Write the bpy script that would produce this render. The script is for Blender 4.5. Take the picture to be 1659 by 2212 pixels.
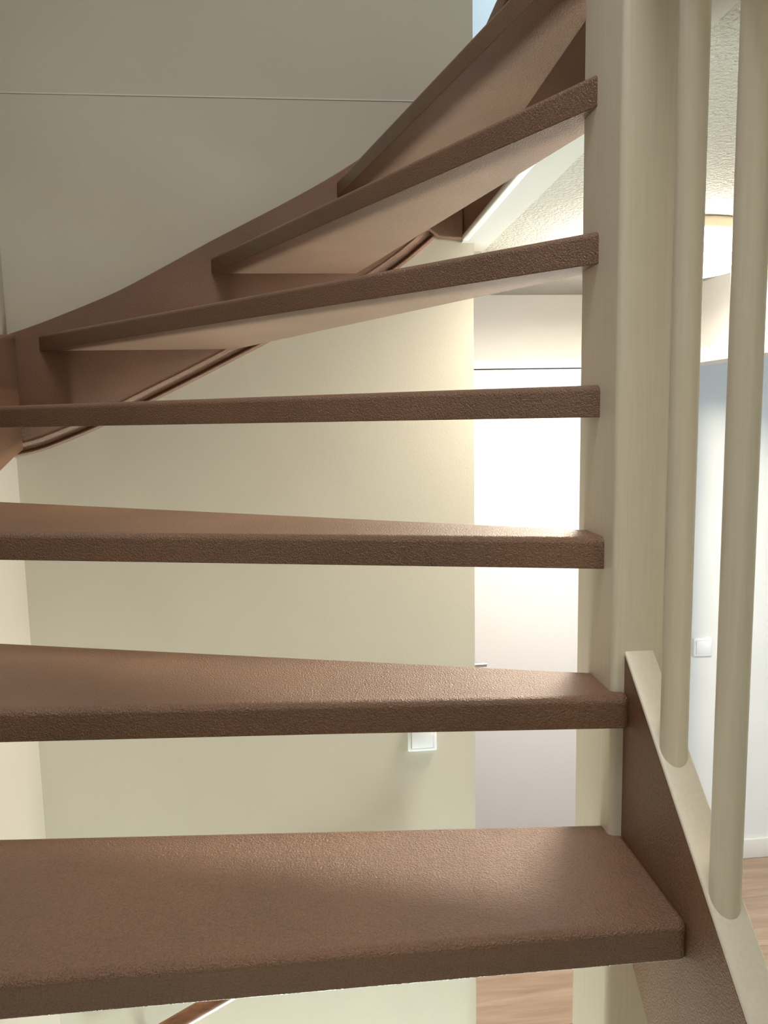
import bpy, bmesh, math, random
from mathutils import Vector, Matrix
random.seed(4)
for o in list(bpy.data.objects): bpy.data.objects.remove(o)
S = bpy.context.scene
C = S.collection
Z0 = 2.0194          # height of the eye above the hall floor; heights below are given relative to the eye

# ------------------------------------------------------------------ camera, sky, lights, exposure
cam_d = bpy.data.cameras.new('camera'); cam = bpy.data.objects.new('camera', cam_d); C.objects.link(cam)
r = Vector((0.99523589, -0.09579503, -0.01813396)); u = Vector((0.02956639, 0.11930765, 0.99241701))
f = Vector((0.0929051, 0.98822518, -0.12157156))
cam.matrix_world = Matrix(((r.x, u.x, -f.x, 0), (r.y, u.y, -f.y, 0), (r.z, u.z, -f.z, Z0), (0, 0, 0, 1)))
cam_d.sensor_fit = 'HORIZONTAL'; cam_d.sensor_width = 36.0; cam_d.lens = 36.0*1635.27/1659.0
cam_d.clip_start = 0.02
S.camera = cam

S.view_settings.view_transform = 'Standard'; S.view_settings.look = 'None'
S.view_settings.gamma = 1.0; S.view_settings.use_curve_mapping = False
S.view_settings.exposure = 0.12

W = bpy.data.worlds.new('sky'); S.world = W; W.use_nodes = True
bg = W.node_tree.nodes['Background']
bg.inputs[0].default_value = (0.70, 0.85, 1.0, 1); bg.inputs[1].default_value = 1.2

def area(name, loc, target, sx, sy, power, col):
    d = bpy.data.lights.new(name, 'AREA'); d.shape = 'RECTANGLE'; d.size = sx; d.size_y = sy
    d.energy = power; d.color = col
    o = bpy.data.objects.new(name, d); C.objects.link(o)
    l = Vector((loc[0], loc[1], loc[2]+Z0)); t = Vector((target[0], target[1], target[2]+Z0))
    o.location = l; o.rotation_euler = (t-l).to_track_quat('-Z', 'Y').to_euler()
    return o
LAMP_STRENGTH = 152.0; LAMP_SIDE = 46.0
area('daylight_side_room_window', (3.9, 1.3, -0.75), (1.9, 2.6, -0.8), 1.6, 1.4, 66, (0.68, 0.84, 1.0))
area('daylight_upper_hall_window', (1.6, 2.6, 2.2), (0.8, 2.8, 1.4), 0.9, 1.1, 28, (0.62, 0.82, 1.0))
fill = area('fill_stair_overhead', (0.1, 0.2, 2.7), (0.0, 0.85, -0.3), 0.9, 0.8, 15, (1.0, 0.97, 0.92)); fill.data.spread = math.radians(100)  # unseen fill panel added above the stairs to brighten treads and newel
area('daylight_lower_storey', (0.0, 1.5, -4.5), (0.0, 1.5, 0), 0.9, 1.0, 210, (0.85, 1.0, 0.97))

# ------------------------------------------------------------------ materials
def nmat(name):
    m = bpy.data.materials.new(name); m.use_nodes = True
    nt = m.node_tree; b = nt.nodes['Principled BSDF']
    return m, nt, b
def lin(c):
    return tuple(((v/255)/12.92 if v/255 <= .04045 else ((v/255+.055)/1.055)**2.4) for v in c)
def coords(nt, scale=(1, 1, 1)):
    tc = nt.nodes.new('ShaderNodeTexCoord'); mp = nt.nodes.new('ShaderNodeMapping')
    mp.inputs['Scale'].default_value = scale
    nt.links.new(tc.outputs['Object'], mp.inputs['Vector']); return mp.outputs['Vector']
def noise(nt, vec, scale, detail=2, rough=.5):
    n = nt.nodes.new('ShaderNodeTexNoise'); n.inputs['Scale'].default_value = scale
    n.inputs['Detail'].default_value = detail; n.inputs['Roughness'].default_value = rough
    nt.links.new(vec, n.inputs['Vector']); return n.outputs['Fac']
def ramp(nt, fac, stops):
    rp = nt.nodes.new('ShaderNodeValToRGB'); e = rp.color_ramp.elements
    while len(e) < len(stops): e.new(.5)
    for i, (p, c) in enumerate(stops): e[i].position = p; e[i].color = (*c, 1)
    nt.links.new(fac, rp.inputs['Fac']); return rp.outputs['Color']
def bump(nt, b, h, strength, dist):
    bp = nt.nodes.new('ShaderNodeBump'); bp.inputs['Strength'].default_value = strength; bp.inputs['Distance'].default_value = dist
    nt.links.new(h, bp.inputs['Height']); nt.links.new(bp.outputs['Normal'], b.inputs['Normal'])

def plaster(name, rgb, rough=.85, var=4, bscale=220, bd=.0006, bs=.35):
    m, nt, b = nmat(name); v = coords(nt)
    n = noise(nt, v, 1.7, 3)
    a = lin(tuple(c-var for c in rgb)); z = lin(tuple(min(255, c+var) for c in rgb))
    nt.links.new(ramp(nt, n, [(.3, a), (.7, z)]), b.inputs['Base Color'])
    b.inputs['Roughness'].default_value = rough
    bump(nt, b, noise(nt, v, bscale, 3), bs, bd)
    return m

def grit_paint(name, rgb, rough=.34, scale=430, bd=.0026, bs=.9, spec=.85):
    m, nt, b = nmat(name); v = coords(nt)
    big = noise(nt, v, 5, 3); fine = noise(nt, v, scale, 2.5, .6); fine2 = noise(nt, v, scale*2.3, 2)
    base = lin(rgb)
    lo = tuple(c*.86 for c in base); hi = tuple(c*1.14 for c in base)
    col = ramp(nt, big, [(.3, lo), (.7, hi)])
    mx = nt.nodes.new('ShaderNodeMix'); mx.data_type = 'RGBA'; mx.blend_type = 'MULTIPLY'; mx.inputs[0].default_value = 1
    spk = ramp(nt, fine, [(.33, (.72, .72, .74)), (.52, (1, 1, 1)), (.70, (1.12, 1.1, 1.08))])
    nt.links.new(col, mx.inputs[6]); nt.links.new(spk, mx.inputs[7]); nt.links.new(mx.outputs[2], b.inputs['Base Color'])
    b.inputs['Roughness'].default_value = rough; b.inputs['Specular IOR Level'].default_value = spec
    ad = nt.nodes.new('ShaderNodeMath'); ad.operation = 'MULTIPLY_ADD'; ad.inputs[1].default_value = .35
    nt.links.new(fine2, ad.inputs[0]); nt.links.new(fine, ad.inputs[2])
    bump(nt, b, ad.outputs[0], bs, bd)
    return m

def enamel(name, rgb, rough=.38, grain=True):
    m, nt, b = nmat(name)
    if not grain:
        b.inputs['Base Color'].default_value = (*lin(rgb), 1); b.inputs['Roughness'].default_value = rough; return m
    v = coords(nt, (90, 90, 3)); n = noise(nt, v, 3.0, 3)
    base = lin(rgb)
    nt.links.new(ramp(nt, n, [(.3, tuple(c*.965 for c in base)), (.7, tuple(min(1, c*1.03) for c in base))]), b.inputs['Base Color'])
    b.inputs['Roughness'].default_value = rough
    if grain: bump(nt, b, n, .12, .0008)
    return m

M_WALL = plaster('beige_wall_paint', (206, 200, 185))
M_WHITE = plaster('white_wall_paint', (198, 194, 188))
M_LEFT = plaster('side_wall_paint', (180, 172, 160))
M_COOL = plaster('pale_wall_paint', (226, 228, 226))
M_SMOOTH = plaster('smooth_white_plaster', (182, 180, 174), bscale=90, bd=.0004, bs=.2)
M_CEIL = plaster('spray_plaster_ceiling', (176, 172, 161), rough=.9, bscale=150, bd=.010, bs=1.0)
M_BROWN = grit_paint('brown_grit_paint', (126, 91, 67))
M_STRING = grit_paint('brown_string_paint', (124, 89, 67), rough=.34, scale=430, bd=.002, bs=.8, spec=.55)
M_CREAM = enamel('cream_enamel', (228, 221, 205))
M_TRIM = enamel('white_enamel', (222, 220, 214), .35, False)
M_DOOR = enamel('white_door_enamel', (203, 202, 204), .4, False)
M_PLASTIC = enamel('white_plastic', (238, 240, 242), .3, False)
m, nt, b = nmat('brushed_metal'); b.inputs['Base Color'].default_value = (.62, .62, .64, 1); b.inputs['Metallic'].default_value = 1; b.inputs['Roughness'].default_value = .3; M_METAL = m

def wood(name, cols, rough, sx=2.2, sy=26):
    m, nt, b = nmat(name)
    tc = nt.nodes.new('ShaderNodeTexCoord'); oi = nt.nodes.new('ShaderNodeObjectInfo')
    mp = nt.nodes.new('ShaderNodeMapping'); mp.inputs['Scale'].default_value = (sx, sy, sy)
    cb = nt.nodes.new('ShaderNodeVectorMath'); cb.operation = 'SCALE'; cb.inputs[0].default_value = (7.3, 3.1, 5.7)
    nt.links.new(oi.outputs['Random'], cb.inputs['Scale'])
    ad = nt.nodes.new('ShaderNodeVectorMath'); ad.operation = 'ADD'
    nt.links.new(tc.outputs['Object'], ad.inputs[0]); nt.links.new(cb.outputs[0], ad.inputs[1])
    nt.links.new(ad.outputs[0], mp.inputs['Vector'])
    n = nt.nodes.new('ShaderNodeTexNoise'); n.inputs['Scale'].default_value = 1; n.inputs['Detail'].default_value = 6
    n.inputs['Roughness'].default_value = .62; n.inputs['Distortion'].default_value = .6
    nt.links.new(mp.outputs['Vector'], n.inputs['Vector'])
    nt.links.new(ramp(nt, n.outputs['Fac'], list(zip((.28, .5, .72), [lin(c) for c in cols]))), b.inputs['Base Color'])
    b.inputs['Roughness'].default_value = rough
    bump(nt, b, n.outputs['Fac'], .15, .0006)
    return m
M_OAK = wood('oak_plank', [(138, 113, 94), (158, 134, 115), (174, 152, 134)], .42)
M_RAIL = wood('brown_stained_wood', [(96, 62, 42), (128, 86, 60), (150, 106, 78)], .4, 3, 40)

m, nt, b = nmat('lamp_shade_glass')
b.inputs['Base Color'].default_value = (.9, .9, .88, 1); b.inputs['Roughness'].default_value = .35
b.inputs['Emission Color'].default_value = (1.0, .90, .74, 1); b.inputs['Emission Strength'].default_value = LAMP_STRENGTH
M_LAMP = m
m, nt, b = nmat('lamp_side_glass')
b.inputs['Base Color'].default_value = (.9, .9, .88, 1); b.inputs['Roughness'].default_value = .35
b.inputs['Emission Color'].default_value = (1.0, .92, .80, 1); b.inputs['Emission Strength'].default_value = LAMP_SIDE
M_LAMPSIDE = m
M_COLLAR = enamel('cream_lamp_collar', (240, 228, 205), .3, False)

# ------------------------------------------------------------------ helpers
def link(name, bm, mat, parent=None, smooth=False, bev=0, seg=2, ang=35):
    me = bpy.data.meshes.new(name)
    bmesh.ops.recalc_face_normals(bm, faces=bm.faces)
    bm.to_mesh(me); bm.free()
    o = bpy.data.objects.new(name, me); C.objects.link(o); me.materials.append(mat)
    if parent: o.parent = parent
    if bev:
        md = o.modifiers.new('edge', 'BEVEL'); md.width = bev; md.segments = seg; md.limit_method = 'ANGLE'; md.angle_limit = math.radians(ang)
        md.harden_normals = False
    if smooth or bev:
        for p in me.polygons: p.use_smooth = True
        if not bev:
            try: me.set_sharp_from_angle(angle=math.radians(40))
            except Exception: pass
    return o
def box_bm(x0, x1, y0, y1, z0, z1, bm=None):
    bm = bm or bmesh.new()
    v = [bm.verts.new((x, y, z+Z0)) for z in (z0, z1) for x, y in ((x0, y0), (x1, y0), (x1, y1), (x0, y1))]
    for q in ((0, 3, 2, 1), (4, 5, 6, 7), (0, 1, 5, 4), (1, 2, 6, 5), (2, 3, 7, 6), (3, 0, 4, 7)):
        bm.faces.new([v[i] for i in q])
    return bm
def prism_bm(pts, axis, a, bb, bm=None):
    """polygon extruded along an axis; pts are the two other coordinates in order"""
    bm = bm or bmesh.new()
    def mk(p, t):
        if axis == 'z': return (p[0], p[1], t+Z0)
        if axis == 'y': return (p[0], t, p[1]+Z0)
        return (t, p[0], p[1]+Z0)
    A = [bm.verts.new(mk(p, a)) for p in pts]; B = [bm.verts.new(mk(p, bb)) for p in pts]
    bm.faces.new(A); bm.faces.new(B)
    n = len(pts)
    for i in range(n): bm.faces.new((A[i], A[(i+1) % n], B[(i+1) % n], B[i]))
    return bm
def round_corner(pts, i, rad, n=6):
    p = Vector(pts[i]); a = Vector(pts[i-1]); c = Vector(pts[(i+1) % len(pts)])
    d1 = (a-p).normalized(); d2 = (c-p).normalized()
    ang = d1.angle(d2); t = rad/math.tan(ang/2)
    p1 = p+d1*t; p2 = p+d2*t
    cen = p+(d1+d2).normalized()*(rad/math.sin(ang/2))
    a1 = math.atan2(p1.y-cen.y, p1.x-cen.x); a2 = math.atan2(p2.y-cen.y, p2.x-cen.x)
    da = (a2-a1+math.pi) % (2*math.pi)-math.pi
    return [tuple(cen+Vector((math.cos(a1+da*k/n), math.sin(a1+da*k/n)))*rad) for k in range(n+1)]
def rounded(pts, rads):
    out = []
    for i, rr in enumerate(rads):
        out += round_corner(pts, i, rr) if rr else [tuple(pts[i])]
    return out
def struct(name, bm, mat, parent=None, **k):
    o = link(name, bm, mat, parent, **k)
    if not parent: o['kind'] = 'structure'
    return o
def thing(name, label, cat, loc=(0, 0, 0), group=None):
    o = bpy.data.objects.new(name, None); C.objects.link(o); o.empty_display_size = .1
    o.location = (loc[0], loc[1], loc[2]+Z0); o['label'] = label; o['category'] = cat
    if group: o['group'] = group
    bpy.context.view_layer.update()
    return o
def part(name, bm, mat, parent, **k):
    """geometry given in scene coordinates, stored relative to the thing's base"""
    pm = parent.matrix_world if parent.type == 'EMPTY' else Matrix.Translation(ORIG.get(parent.name, Vector()))
    t = pm.to_translation()
    bmesh.ops.translate(bm, verts=bm.verts, vec=-t)
    o = link(name, bm, mat, parent, **k); ORIG[o.name] = t
    return o
ORIG = {}
def cyl_bm(p0, p1, rad, n=32, bm=None, z=True):
    bm = bm or bmesh.new()
    off = Vector((0, 0, Z0 if z else 0)); p0 = Vector(p0)+off; p1 = Vector(p1)+off
    d = (p1-p0).normalized(); a = d.orthogonal().normalized(); c = d.cross(a)
    A = []; B = []
    for i in range(n):
        t = 2*math.pi*i/n; w = a*math.cos(t)*rad+c*math.sin(t)*rad
        A.append(bm.verts.new(p0+w)); B.append(bm.verts.new(p1+w))
    bm.faces.new(A); bm.faces.new(B)
    for i in range(n): bm.faces.new((A[i], A[(i+1) % n], B[(i+1) % n], B[i]))
    return bm
def lathe_bm(cx, cy, prof, n=64, bm=None):
    bm = bm or bmesh.new(); rings = []
    for rr, z in prof:
        if rr < 1e-6: rings.append([bm.verts.new((cx, cy, z+Z0))])
        else: rings.append([bm.verts.new((cx+rr*math.cos(2*math.pi*i/n), cy+rr*math.sin(2*math.pi*i/n), z+Z0)) for i in range(n)])
    for a, c in zip(rings, rings[1:]):
        for i in range(n):
            j = (i+1) % n
            if len(a) == 1: bm.faces.new((a[0], c[i], c[j]))
            elif len(c) == 1: bm.faces.new((a[i], a[j], c[0]))
            else: bm.faces.new((a[i], a[j], c[j], c[i]))
    return bm

# ------------------------------------------------------------------ measures (metres, heights relative to the eye)
YW = 2.0247            # far wall of the stairwell
XL, XR = -0.7532, 0.4388
FL, CE, UP = -2.0194, 0.4579, 0.7856
LOWF = FL-2.805
XE = 0.407             # edge of the upper floor beside the well
YH = 2.8819            # end wall of the hall
XH = 1.38              # right wall of the hall
YS = 3.08              # wall with the switch in the side room
TOP = 3.25

# ------------------------------------------------------------------ the room
struct('wall_far', box_bm(XL-.1, XR, YW, YW+.1, LOWF, TOP), M_WALL)
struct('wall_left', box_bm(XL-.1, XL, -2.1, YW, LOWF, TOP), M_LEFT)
struct('wall_front', box_bm(XL-.1, 4.0, -2.2, -2.1, LOWF, TOP), M_WALL)
# hall end wall with door opening
DX0, DX1, DZ = 0.52, 1.30, 0.1839
bm = box_bm(-0.8, DX0, YH, YH+.1, FL, CE); box_bm(DX1, XH+.1, YH, YH+.1, FL, CE, bm); box_bm(DX0, DX1, YH, YH+.1, DZ, CE, bm)
struct('wall_hall_end', bm, M_WHITE)
# right wall of the hall with an open doorway
OY0, OY1, OZ = 1.25, 2.80, 0.178
bm = box_bm(XH, XH+.1, -2.1, OY0, FL, CE); box_bm(XH, XH+.1, OY1, YH, FL, CE, bm); box_bm(XH, XH+.1, OY0, OY1, OZ, CE, bm)
struct('wall_right', bm, M_WHITE)
struct('wall_side_room', box_bm(XH+.1, 4.0, YS, YS+.1, FL, CE), M_COOL)
struct('wall_side_room_right', box_bm(4.0, 4.1, -2.2, YS+.1, FL, CE), M_COOL)
bm = box_bm(XE+.012, 4.1, -2.2, YS+.2, CE+.004, UP-.02); box_bm(-.8, XE+.02, YW+.1, YS+.2, CE+.004, UP-.02, bm)
struct('floor_upper', bm, M_WHITE)
bm = box_bm(XE+.081, 4.0, -2.1, YS, CE, CE+.004); box_bm(-.8, XE+.081, YW+.1, YS, CE, CE+.004, bm)
struct('ceiling', bm, M_CEIL)
struct('trim_1', box_bm(XE, XE+.081, -2.1, YW+.1, CE-.003, CE+.004), M_SMOOTH)
struct('trim_2', box_bm(XE-.004, XE+.012, .99, YW-.031, CE-.005, CE+.010), M_TRIM, bev=.002)
struct('trim_3', box_bm(XL, XR, YW-.0014, YW+.01, .8035-.0016, .8035+.0016), M_TRIM)
struct('ceiling_upper', box_bm(XL-.1, 4.1, -2.2, YS+.2, TOP, TOP+.1), M_WHITE)
struct('wall_upper_hall', box_bm(-.8, 4.1, YS+.1, YS+.2, UP-.02, TOP), M_COOL)
struct('wall_upper_right', box_bm(2.2, 2.3, -2.2, YS+.1, UP-.02, TOP), M_WALL)
struct('wall_lower_right', box_bm(2.0, 2.1, -2.2, YS+.2, LOWF, FL-.03), M_WHITE)
struct('wall_lower_hall', box_bm(-.8, 2.1, YS+.1, YS+.2, LOWF, FL-.03), M_WHITE)
struct('floor_lower', box_bm(XL-.1, 2.1, -2.2, YS+.2, LOWF-.1, LOWF), M_WHITE)
# hall floor: sub-floor and oak planks
fl = struct('floor', box_bm(XE+.005, 4.1, -2.2, YS+.1, FL-.3, FL-.009), M_WHITE)
PW, PL = .28, 1.285
pm_cache = {}
def plank(x0, x1, y0, y1):
    key = (round(x1-x0, 3), round(y1-y0, 3))
    if key not in pm_cache:
        bm = bmesh.new(); L, Wd = key; g = .0007; c = .0012
        lo = [(-L/2+g, -Wd/2+g), (L/2-g, -Wd/2+g), (L/2-g, Wd/2-g), (-L/2+g, Wd/2-g)]
        hi = [(-L/2+g+c, -Wd/2+g+c), (L/2-g-c, -Wd/2+g+c), (L/2-g-c, Wd/2-g-c), (-L/2+g+c, Wd/2-g-c)]
        V = [[bm.verts.new((x, y, z)) for x, y in q] for q, z in ((lo, -.009), (lo, -c), (hi, 0))]
        bm.faces.new(V[0]); bm.faces.new(V[2])
        for a, b2 in zip(V, V[1:]):
            for i in range(4): bm.faces.new((a[i], a[(i+1) % 4], b2[(i+1) % 4], b2[i]))
        bmesh.ops.recalc_face_normals(bm, faces=bm.faces)
        me = bpy.data.meshes.new('plank'); bm.to_mesh(me); bm.free(); me.materials.append(M_OAK); pm_cache[key] = me
    o = bpy.data.objects.new('plank', pm_cache[key]); C.objects.link(o); o.parent = fl
    o.location = ((x0+x1)/2, (y0+y1)/2, FL+Z0)
y = YS-.0; row = 0
while y > -.6:
    y0 = y-PW; x = XE+.006 - (row*.6 % 1)*PL
    while x < 3.9:
        a = max(x, XE+.006); b2 = min(x+PL, 3.99)
        if b2-a > .05: plank(a, b2, y0, y)
        x += PL
    y = y0; row += 1
struct('baseboard_side_room', box_bm(XH+.1, 4.0, YS-.014, YS, FL, FL+.0935), M_TRIM, bev=.003)
bm = box_bm(-.7, DX0-.07, YH-.014, YH, FL, FL+.09)
struct('baseboard_hall_end', bm, M_TRIM, bev=.003)
# casing of the open doorway on the hall side
bm = box_bm(XH-.014, XH+.002, OY0-.05, OY1+.05, OZ, OZ+.05)
box_bm(XH-.014, XH+.002, OY0-.05, OY0, FL, OZ, bm); box_bm(XH-.014, XH+.002, OY1, OY1+.05, FL, OZ, bm)
struct('trim_4', bm, M_TRIM)
# white door at the end of the hall
d = struct('door_1', box_bm(DX0+.003, DX1-.003, YH+.008, YH+.048, FL+.012, DZ-.0012), M_DOOR, bev=.002)
bm = box_bm(DX0-.05, DX1+.05, YH-.012, YH+.01, DZ, DZ+.0305); box_bm(DX0-.05, DX0, YH-.012, YH+.01, FL, DZ, bm); box_bm(DX1, DX1+.05, YH-.012, YH+.01, FL, DZ, bm)
struct('door_frame', bm, M_TRIM, d)
bm = cyl_bm((.565, YH+.01, -.966), (.565, YH-.05, -.966), .009, 20)
cyl_bm((.558, YH-.045, -.966), (.660, YH-.045, -.966), .0095, 20, bm)
box_bm(.545, .585, YH+.002, YH+.009, -1.09, -.90, bm)
struct('door_handle', bm, M_METAL, d, smooth=True)

# ------------------------------------------------------------------ staircase
st = thing('staircase', 'open-riser winder staircase in brown anti-slip paint with cream newel post', 'staircase', (0.39, .925, LOWF))
def zk(k): return 0.0376+(k-4)*.187
TH = .04
YF = YW-.03; XF = XL+.03
T = {
 1: ([(.376, .6925), (.376, .892), (-.413, .958), (-.733, .985), (-.733, .6925)], [.012, 0, 0, 0, 0]),
 2: ([(.376, .8445), (.376, .935), (-.496, 1.2085), (-.733, 1.283), (-.733, .936), (-.379, .9078), (.006, .8777)], [.012, 0, 0, 0, 0, 0, 0]),
 3: ([(.385, .8857), (.385, .9473), (-.6248, 1.5767), (-.733, 1.644), (-.733, 1.189), (-.443, 1.1104)], [0, 0, 0, 0, 0, 0]),
 4: ([(.385, .8977), (.385, .980), (.362, .994), (-.607, 2.005), (-.733, 2.005), (-.733, 1.585)], [0, 0, 0, 0, 0, 0]),
 5: ([(.385, .8982), (.385, .980), (.362, 1.0022), (-.1895, 2.005), (-.677, 2.005)], [0, 0, 0, 0, 0]),
 6: ([(.385, .8893), (.385, .985), (.377, 1.02), (.1255, 2.005), (-.243, 2.005)], [0, 0, 0, 0, 0]),
 7: ([(.370, .874), (.385, .985), (.408, .985), (.408, 2.005), (.0805, 2.005)], [0, 0, 0, 0, 0]),
}
def soften(o, z_top, w_top, w_low):
    me = o.data; at = me.attributes.new('bevel_weight_edge', 'FLOAT', 'EDGE')
    zt = z_top+Z0-ORIG[o.name].z
    for e in me.edges:
        a, c = (me.vertices[i].co.z for i in e.vertices)
        at.data[e.index].value = 1.0 if min(a, c) > zt-.001 else (w_low/w_top if max(a, c) < zt-.02 else 0)
    md = o.modifiers.new('edge', 'BEVEL'); md.width = w_top; md.segments = 4; md.limit_method = 'WEIGHT'
    for p in me.polygons: p.use_smooth = True
    md2 = o.modifiers.new('normals', 'WEIGHTED_NORMAL'); md2.keep_sharp = False
for k, (pts, rads) in T.items():
    soften(part('tread', prism_bm(rounded(pts, rads), 'z', zk(k)-TH, zk(k)), M_BROWN, st), zk(k), .009, .0012)
# landing board and the face board of the upper floor
part('landing_board', box_bm(.3735, .50, .985, 2.005, UP-TH, UP), M_BROWN, st, bev=.0055, seg=3)
part('fascia_board', box_bm(XE, XE+.014, .98, 2.003, CE+.006, UP-TH), M_STRING, st)

# string along the far wall
top = [(-.7532, .2222), (-.68, .2465), (-.60, .2765), (-.474, .3279), (-.355, .3885), (-.2357, .4513), (-.0662, .536), (.0515, .5984), (.146, .6551), (.25, .722), (XE, .745)]
def curve(pts, n=4):
    out = []
    for i in range(len(pts)-1):
        p0, p1, p2, p3 = (Vector(pts[max(0, min(len(pts)-1, j))]) for j in (i-1, i, i+1, i+2))
        for k in range(n):
            t = k/n
            out.append(tuple(.5*((2*p1)+(p2-p0)*t+(2*p0-5*p1+4*p2-p3)*t*t+(3*p1-p0-3*p2+p3)*t**3)))
    out.append(tuple(pts[-1])); return out
def offs(pts, d):
    out = []
    for i, p in enumerate(pts):
        a = Vector(pts[max(i-1, 0)]); c = Vector(pts[min(i+1, len(pts)-1)])
        t = (c-a).normalized(); n = Vector((-t.y, t.x)); out.append((p[0]+n.x*d, p[1]+n.y*d))
    return out
bot = curve([(-.7532, -.079), (-.69, -.066), (-.62, -.041), (-.5281, -.0037), (-.4102, .0526), (-.29, .110), (-.173, .168), (-.05, .2285), (.08, .295), (.18, .350), (.2605, .404), (.3325, .4625)])
band = offs(bot, .026)
body = curve(top)+[(XE, .4594), (.345, .4625)]+[p for p in reversed(band) if p[0] < .335]
part('string', prism_bm(body, 'y', YF, YW), M_STRING, st, bev=.004, seg=2)
# double bead moulding under it
prof = [(0, 0), (0, .004)]
for i in range(9):
    t = math.pi*.92*i/8
    prof.append((.0055-.0055*math.cos(t), .006+.011*math.sin(t)))
for i in range(1, 10):
    t = math.pi/2*i/9
    prof.append((.0125+.0185*math.sin(t), .013+.0178*(1-math.cos(t))))
prof.append((.031, .010)); prof.append((.031, 0))
bm = bmesh.new(); rows = []
path = bot
layers = [offs(path, pn) for pn, _ in prof]
for i in range(len(path)):
    rows.append([bm.verts.new((layers[j][i][0], YW-prof[j][1], layers[j][i][1]+Z0)) for j in range(len(prof))])
for a, c in zip(rows, rows[1:]):
    for j in range(len(prof)-1): bm.faces.new((a[j], a[j+1], c[j+1], c[j]))
bm.faces.new(rows[0]); bm.faces.new(rows[-1])
part('string_moulding', bm, M_STRING, st, smooth=True)
# string along the left wall
ltop = [(YW-.03, .2259), (1.9, .2155), (1.75, .172), (1.58, .105), (1.40, .02), (1.185, -.085), (.935, -.275), (.69, -.455), (.45, -.635), (.2, -.825)]
lbot = [(.2, -1.17), (.5, -.945), (.9, -.645), (1.2, -.425), (1.5, -.255), (1.7, -.16), (1.838, -.1061), (1.943, -.0732), (YW-.03, -.060)]
part('string', prism_bm(ltop+lbot, 'x', XL, XF), M_STRING, st, bev=.004)
# string at the right, below the balusters
def srt(y): return -.2858-.9007*(.862-y)
part('string', prism_bm([(.88, srt(.88)-.004), (-.12, srt(-.12)-.004), (-.12, srt(-.12)-.347), (.88, srt(.88)-.347)], 'x', .3723, .4084), M_STRING, st, bev=.002)
cp = part('string_cap', prism_bm([(.88, srt(.88)), (-.12, srt(-.12)), (-.12, srt(-.12)-.006), (.88, srt(.88)-.006)], 'x', .3719, .4088), M_CREAM, st, bev=.0022, seg=3)
cp['label'] = 'cream painted top edge of the string'
nw = part('newel_post', prism_bm(rounded([(.3567, .862), (.4235, .862), (.4235, .988), (.3567, .988)], [.008, .008, .006, .006]), 'z', LOWF, 1.72), M_CREAM, st, smooth=True)
nw['label'] = 'cream painted newel post'
# handrail over the balusters and the balusters themselves
HR = .842
def rail_sec(y):
    z = srt(y)+HR
    return [(x, y, z+q) for x, q in ((.374, .0), (.406, .0), (.412, .008), (.412, .045), (.404, .055), (.376, .055), (.368, .045), (.368, .008))]
bm = bmesh.new(); A = [bm.verts.new((x, y, z+Z0)) for x, y, z in rail_sec(.872)]; B = [bm.verts.new((x, y, z+Z0)) for x, y, z in rail_sec(-.12)]
bm.faces.new(A); bm.faces.new(B)
for i in range(8): bm.faces.new((A[i], A[(i+1) % 8], B[(i+1) % 8], B[i]))
hr = part('handrail', bm, M_CREAM, st, bev=.003); hr['label'] = 'cream painted handrail over the balusters'
for by in (.7680, .6562):
    z0 = srt(by); bl = part('baluster', cyl_bm((.390, by, z0-.03), (.390, by, z0+HR+.02), .01475, 48), M_CREAM, st, smooth=True)
    bl['label'] = 'round cream baluster'

# ------------------------------------------------------------------ hall ceiling lamp
LC = (.932, 1.945)
lamp = thing('ceiling_lamp', 'round white glass drum lamp glowing on the hall ceiling behind the balusters', 'lamp', (LC[0], LC[1], CE))
part('collar', lathe_bm(*LC, [(.0, CE), (.196, CE), (.199, CE-.004), (.199, CE-.024), (.197, CE-.027), (0, CE-.027)]), M_COLLAR, lamp, smooth=True)
part('lamp_shade', lathe_bm(*LC, [(.18, CE-.028), (.192, CE-.028), (.195, CE-.034), (.195, CE-.080), (.190, CE-.087), (.180, CE-.090), (.180, CE-.028)]), M_LAMPSIDE, lamp, smooth=True)
part('diffuser', lathe_bm(*LC, [(0, CE-.084), (.180, CE-.084), (.180, CE-.0895), (.12, CE-.092), (0, CE-.094)]), M_LAMP, lamp, smooth=True)

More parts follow.
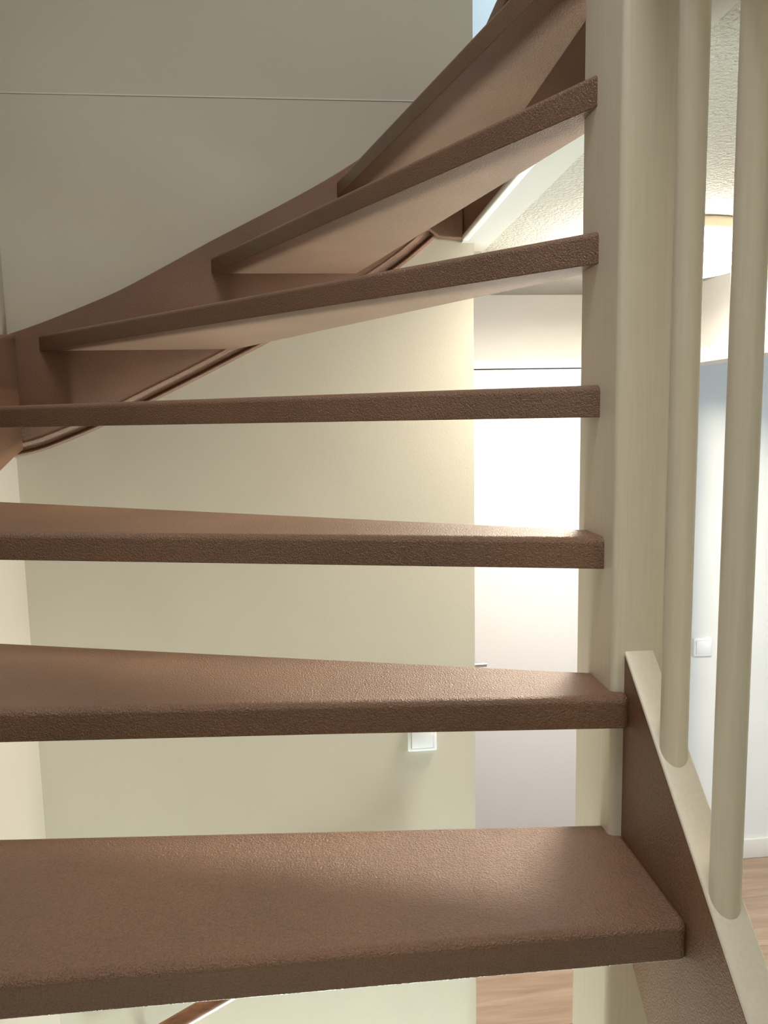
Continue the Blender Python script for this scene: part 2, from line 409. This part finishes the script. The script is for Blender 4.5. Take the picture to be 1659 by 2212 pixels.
# ------------------------------------------------------------------ switches
def light_switch(xc, yw, zc, label, group=None):
    t = thing('light_switch', label, 'light switch', (xc, yw, zc))
    h = .0405
    bm = bmesh.new()
    o1 = [(-h, -h), (h, -h), (h, h), (-h, h)]; i1 = [(-.031, -.031), (.031, -.031), (.031, .031), (-.031, .031)]
    V = []
    for sq, dy in ((o1, 0), (o1, -.008), (i1, -.0105), (i1, -.003)):
        V.append([bm.verts.new((xc+a, yw+dy, zc+c+Z0)) for a, c in sq])
    for a, c in zip(V, V[1:]):
        for i in range(4): bm.faces.new((a[i], a[(i+1) % 4], c[(i+1) % 4], c[i]))
    bm.faces.new(V[0]); bm.faces.new(V[-1])
    part('switch_plate', bm, M_PLASTIC, t, bev=.0015)
    bm = bmesh.new(); k = .0302
    q = [(-k, -k, -.0115), (k, -k, -.0115), (k, k, -.0145), (-k, k, -.0145)]
    A = [bm.verts.new((xc+a, yw-.003, zc+c+Z0)) for a, c, _ in q]; B = [bm.verts.new((xc+a, yw+e, zc+c+Z0)) for a, c, e in q]
    bm.faces.new(A); bm.faces.new(B)
    for i in range(4): bm.faces.new((A[i], A[(i+1) % 4], B[(i+1) % 4], B[i]))
    part('rocker', bm, M_PLASTIC, t, bev=.001)
    return t
light_switch(.2860, YW, -.8885, 'square white light switch on the beige stairwell wall, just under a brown tread')
light_switch(1.6800, YS, -1.0165, 'square white light switch on the pale side room wall, between the two balusters')

# ------------------------------------------------------------------ wooden wall rail of the flight below
hx0, hx1 = -.66, .22
def hz(x): return -1.6385+.5265*(x+.3800)
hr = thing('wall_handrail', 'brown wooden wall handrail slanting across the stairwell wall below the lowest tread', 'handrail', (-.38, YW, hz(-.38)))
hp = []
bm = cyl_bm((hx0, 1.97, hz(hx0)), (hx1, 1.97, hz(hx1)), .0225, 32)
part('rail', bm, M_RAIL, hr, smooth=True)
for x in (-.52, .10):
    bm = cyl_bm((x, YW, hz(x)-.055), (x, YW-.006, hz(x)-.055), .022, 24)
    cyl_bm((x, YW-.004, hz(x)-.055), (x, 1.972, hz(x)-.055), .006, 16, bm); cyl_bm((x, 1.972, hz(x)-.06), (x, 1.97, hz(x)-.015), .006, 16, bm)
    part('bracket', bm, M_METAL, hr, smooth=True)
